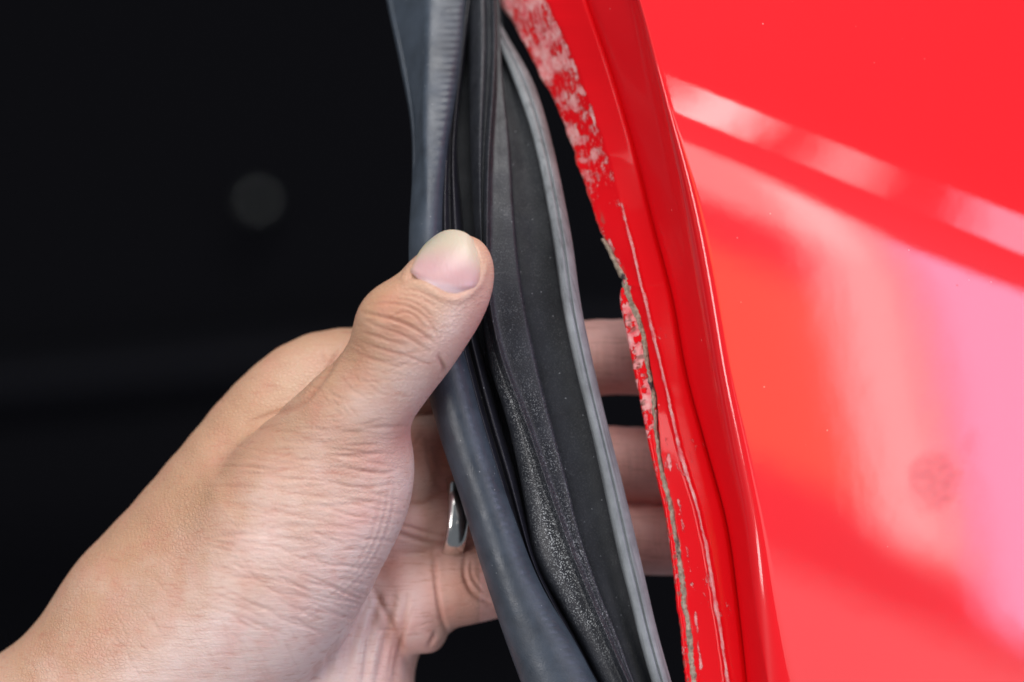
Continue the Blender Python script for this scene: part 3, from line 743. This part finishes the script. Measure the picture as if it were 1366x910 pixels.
# pigment: tan back of the hand, pale palm side, pink fingertips and finger roots; plus painted light on some fingers
tan = np.array([0.54, 0.315, 0.20]); pale = np.array([0.74, 0.57, 0.52]); pink = np.array([0.70, 0.31, 0.25]); cream = np.array([0.66, 0.47, 0.35])
def blob(cx, cy, rx_, ry_, ang=0):
    ca, sa = math.cos(R(ang)), math.sin(R(ang)); dx, dy = hx-cx, hy-cy
    return np.exp(-(((dx*ca+dy*sa)/rx_)**2+((-dx*sa+dy*ca)/ry_)**2))
nlow = fbm(hx/60, hy/60, 131, 3)
edge_pal, _ = polydist(hx, hy, smooth_poly([(596, 470), (560, 530), (500, 590), (430, 650), (360, 730), (300, 800), (240, 900), (200, 1000)]))
side = (hx-430)*0.66+(hy-650)*0.75                    # + towards the palm
pal = sstep(-150, 120, side+(nlow-0.5)*110+(fbm(hx/17, hy/17, 133, 3)-0.5)*50)
pal = np.where((hd > 10) & (hx > 600), 0.75, pal)
col = tan*(1-pal[:, None])+pale*pal[:, None]
def mixc(c, w): 
    global col; w = np.clip(w, 0, 1)[:, None]; col = col*(1-w)+np.asarray(c)*w
mixc(cream, 0.75*sstep(12, 2, np.abs(hd-2))*blob(420, 500, 70, 70))
mixc(pink, 0.5*blob(636, 440, 26, 45)*(hd < 5)); mixc(pale, 0.75*blob(600, 440, 30, 60, 35)*(hd < 2)); mixc(pale, 0.5*blob(545, 520, 36, 60, 35)*(hd < 2)); mixc(pink, 0.6*blob(548, 585, 30, 26)); mixc(pink, 0.35*blob(505, 615, 28, 20)); mixc(pink, 0.3*blob(480, 690, 40, 18, -20))
mixc(pink, 0.75*sstep(-1, 5, hd)*sstep(490, 530, hx)*sstep(560, 590, hy)*(0.45+0.5*fbm(hx/25, hy/25, 137, 2)))
mixc((0.72, 0.27, 0.17), 0.8*blob(592, 612, 24, 44)*(hd > 5)); mixc((0.74, 0.37, 0.28), 0.7*blob(622, 785, 40, 50)*(hd > 3)); mixc((0.95, 0.53, 0.48), 0.95*(hx > 640)*(hd > 4))  # translucent orange glow painted in; far fingers lightened to offset their shade
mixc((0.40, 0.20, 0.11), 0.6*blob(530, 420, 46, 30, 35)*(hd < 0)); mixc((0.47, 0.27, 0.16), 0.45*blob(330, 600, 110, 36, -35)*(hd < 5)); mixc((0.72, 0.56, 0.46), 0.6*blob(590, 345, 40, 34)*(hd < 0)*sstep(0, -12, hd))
mixc((0.52, 0.33, 0.26), 0.3*blob(180, 800, 40, 30))
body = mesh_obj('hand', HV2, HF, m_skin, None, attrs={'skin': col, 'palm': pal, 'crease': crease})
tag(body, 'bare left hand pinching the rubber seal between thumb and fingers', 'hand')
# thumb nail
nu, nvv = 25, 29
base_l, base_r = np.array([546, 371.]), np.array([630, 381.])
def nail_pt(u, v):
    """u across -1..1, v from cuticle 0 to free edge 1 in photo pixels"""
    cb = np.array([593, 374.0]); ax = np.array([17, -67.0]); ac = np.array([47.0, 8.0])
    wid = 1.0-0.13*v-0.16*v**4
    back = 0.30*(1-(u-0.15)**2*0.76)-0.06
    p = cb+ax*(v*(1-0.30*abs(u)**2.4)-back*(1-v)**2)+ac*u*wid
    return p
P = np.array([[nail_pt(u, v) for v in np.linspace(0, 1.0, nvv)] for u in np.linspace(-1, 1, nu)])
pp = P.reshape(-1, 2); d = np.full(len(pp), -40.0)
for _ in range(60): d = d+0.7*np.clip(sdf(M(pp[:, 0], pp[:, 1], d), 'thumb'), -1, 3)
U, Vn = np.meshgrid(np.linspace(-1, 1, nu), np.linspace(0, 1, nvv), indexing='ij')
d = np.minimum(d.reshape(nu, nvv), -17.0)
# fit a smooth quadratic plate to the traced depths so that the nail is clean
A = np.stack([np.ones(U.size), U.ravel(), Vn.ravel(), U.ravel()**2, Vn.ravel()**2, (U*Vn).ravel(), U.ravel()**4], 1)
inn = (np.abs(U.ravel()) < 0.95) & (Vn.ravel() < 0.9)
co, *_ = np.linalg.lstsq(A[inn], d.ravel()[inn], rcond=None)
dn = (A@co).reshape(nu, nvv)-0.25+0.55*sstep(0.12, 0.0, Vn)+0.5*sstep(0.85, 1.0, np.abs(U))
top = M(P[..., 0], P[..., 1], dn); bot = M(P[..., 0], P[..., 1], dn+0.7)
f = grid_faces(nu, nvv, False); off = nu*nvv
ring_i = [(0, j) for j in range(nvv)]+[(i, nvv-1) for i in range(1, nu)]+[(nu-1, j) for j in range(nvv-2, -1, -1)]+[(i, 0) for i in range(nu-2, 0, -1)]
ri = np.array([i*nvv+j for i, j in ring_i]); rj = np.roll(ri, -1)
sidef = np.stack([ri, rj, rj+off, ri+off], 1)
nc = np.array([0.56, 0.34, 0.34])*np.ones((off, 1)); vv = Vn.ravel()[:, None]; uu = U.ravel()[:, None]
lun = sstep(1.05, 0.55, np.hypot(uu/0.80, (vv+0.04)/0.20)); tipw = sstep(0.30, 0.85, vv+0.10*uu**2)
nc = nc*(1-lun)+np.array([0.68, 0.52, 0.54])*lun; nc = nc*(1-tipw)+np.array([0.56, 0.48, 0.37])*tipw
ed = sstep(0.88, 1.0, np.abs(uu))*0.5; nc = nc*(1-ed)+np.array([0.62, 0.45, 0.26])*ed
o = mesh_obj('thumb_nail', np.concatenate([top.reshape(-1, 3), bot.reshape(-1, 3)]), np.vstack([f[:, ::-1], f+off, sidef]), m_nail, body, attrs={'skin': np.concatenate([nc, nc])})
# a few fine arm hairs along the wrist
V = []; F = []
def strand(pts, r=0.06):
    b = len(V); n = len(pts)
    for i, p in enumerate(pts):
        rr_ = r*(1-0.8*i/(n-1))
        for k in range(4): V.append((p[0]+rr_*math.cos(k*math.pi/2), p[1], p[2]+rr_*math.sin(k*math.pi/2)))
    for i in range(n-1):
        for k in range(4): F.append((b+i*4+k, b+i*4+(k+1) % 4, b+i*4+4+(k+1) % 4, b+i*4+4+k))
out = smooth_poly([(0, 865), (50, 820), (110, 775), (180, 715), (215, 675), (240, 630), (275, 585), (310, 540)], 8)
for i in range(26):
    q = out[random.randrange(len(out))]+np.array([random.uniform(0, 10), random.uniform(2, 14)])
    a = R(random.uniform(95, 165)); L = random.uniform(14, 34); cu = random.uniform(-0.5, 0.5)
    strand([M(q[0]+L*t*math.cos(a+cu*t), q[1]-L*t*math.sin(a+cu*t), 9.0) for t in np.linspace(0, 1, 6)])
mesh_obj('arm_hair', np.array(V), F, m_hair, body)

# ------------------------------------------------------------------ ring on the ring finger
ca = M(600, 688, 13.9); cb = M(640, 690, 15.4); ax = (cb-ca)/np.linalg.norm(cb-ca)
e1 = np.cross(ax, [0, 0, 1.0]); e1 /= np.linalg.norm(e1); e2 = np.cross(ax, e1)
prof = [(-1.9, 0.0), (-1.7, 0.55), (-0.8, 0.95), (0, 1.05), (0.8, 0.95), (1.7, 0.55), (1.9, 0.0), (1.2, -0.35), (-1.2, -0.35)]
V = []; ns = 64
for j in range(ns):
    b = 2*math.pi*j/ns; dirv = e1*math.cos(b)+e2*math.sin(b)
    for s_, r_ in prof: V.append(ca+ax*s_*1.2+dirv*(8.9+r_*0.8))
k = len(prof); F = [(j*k+i, j*k+(i+1) % k, ((j+1) % ns)*k+(i+1) % k, ((j+1) % ns)*k+i) for j in range(ns) for i in range(k)]
rg = mesh_obj('finger_ring', np.array(V), F, m_ring)
tag(rg, 'plain silver ring worn on a finger behind the seal', 'ring')
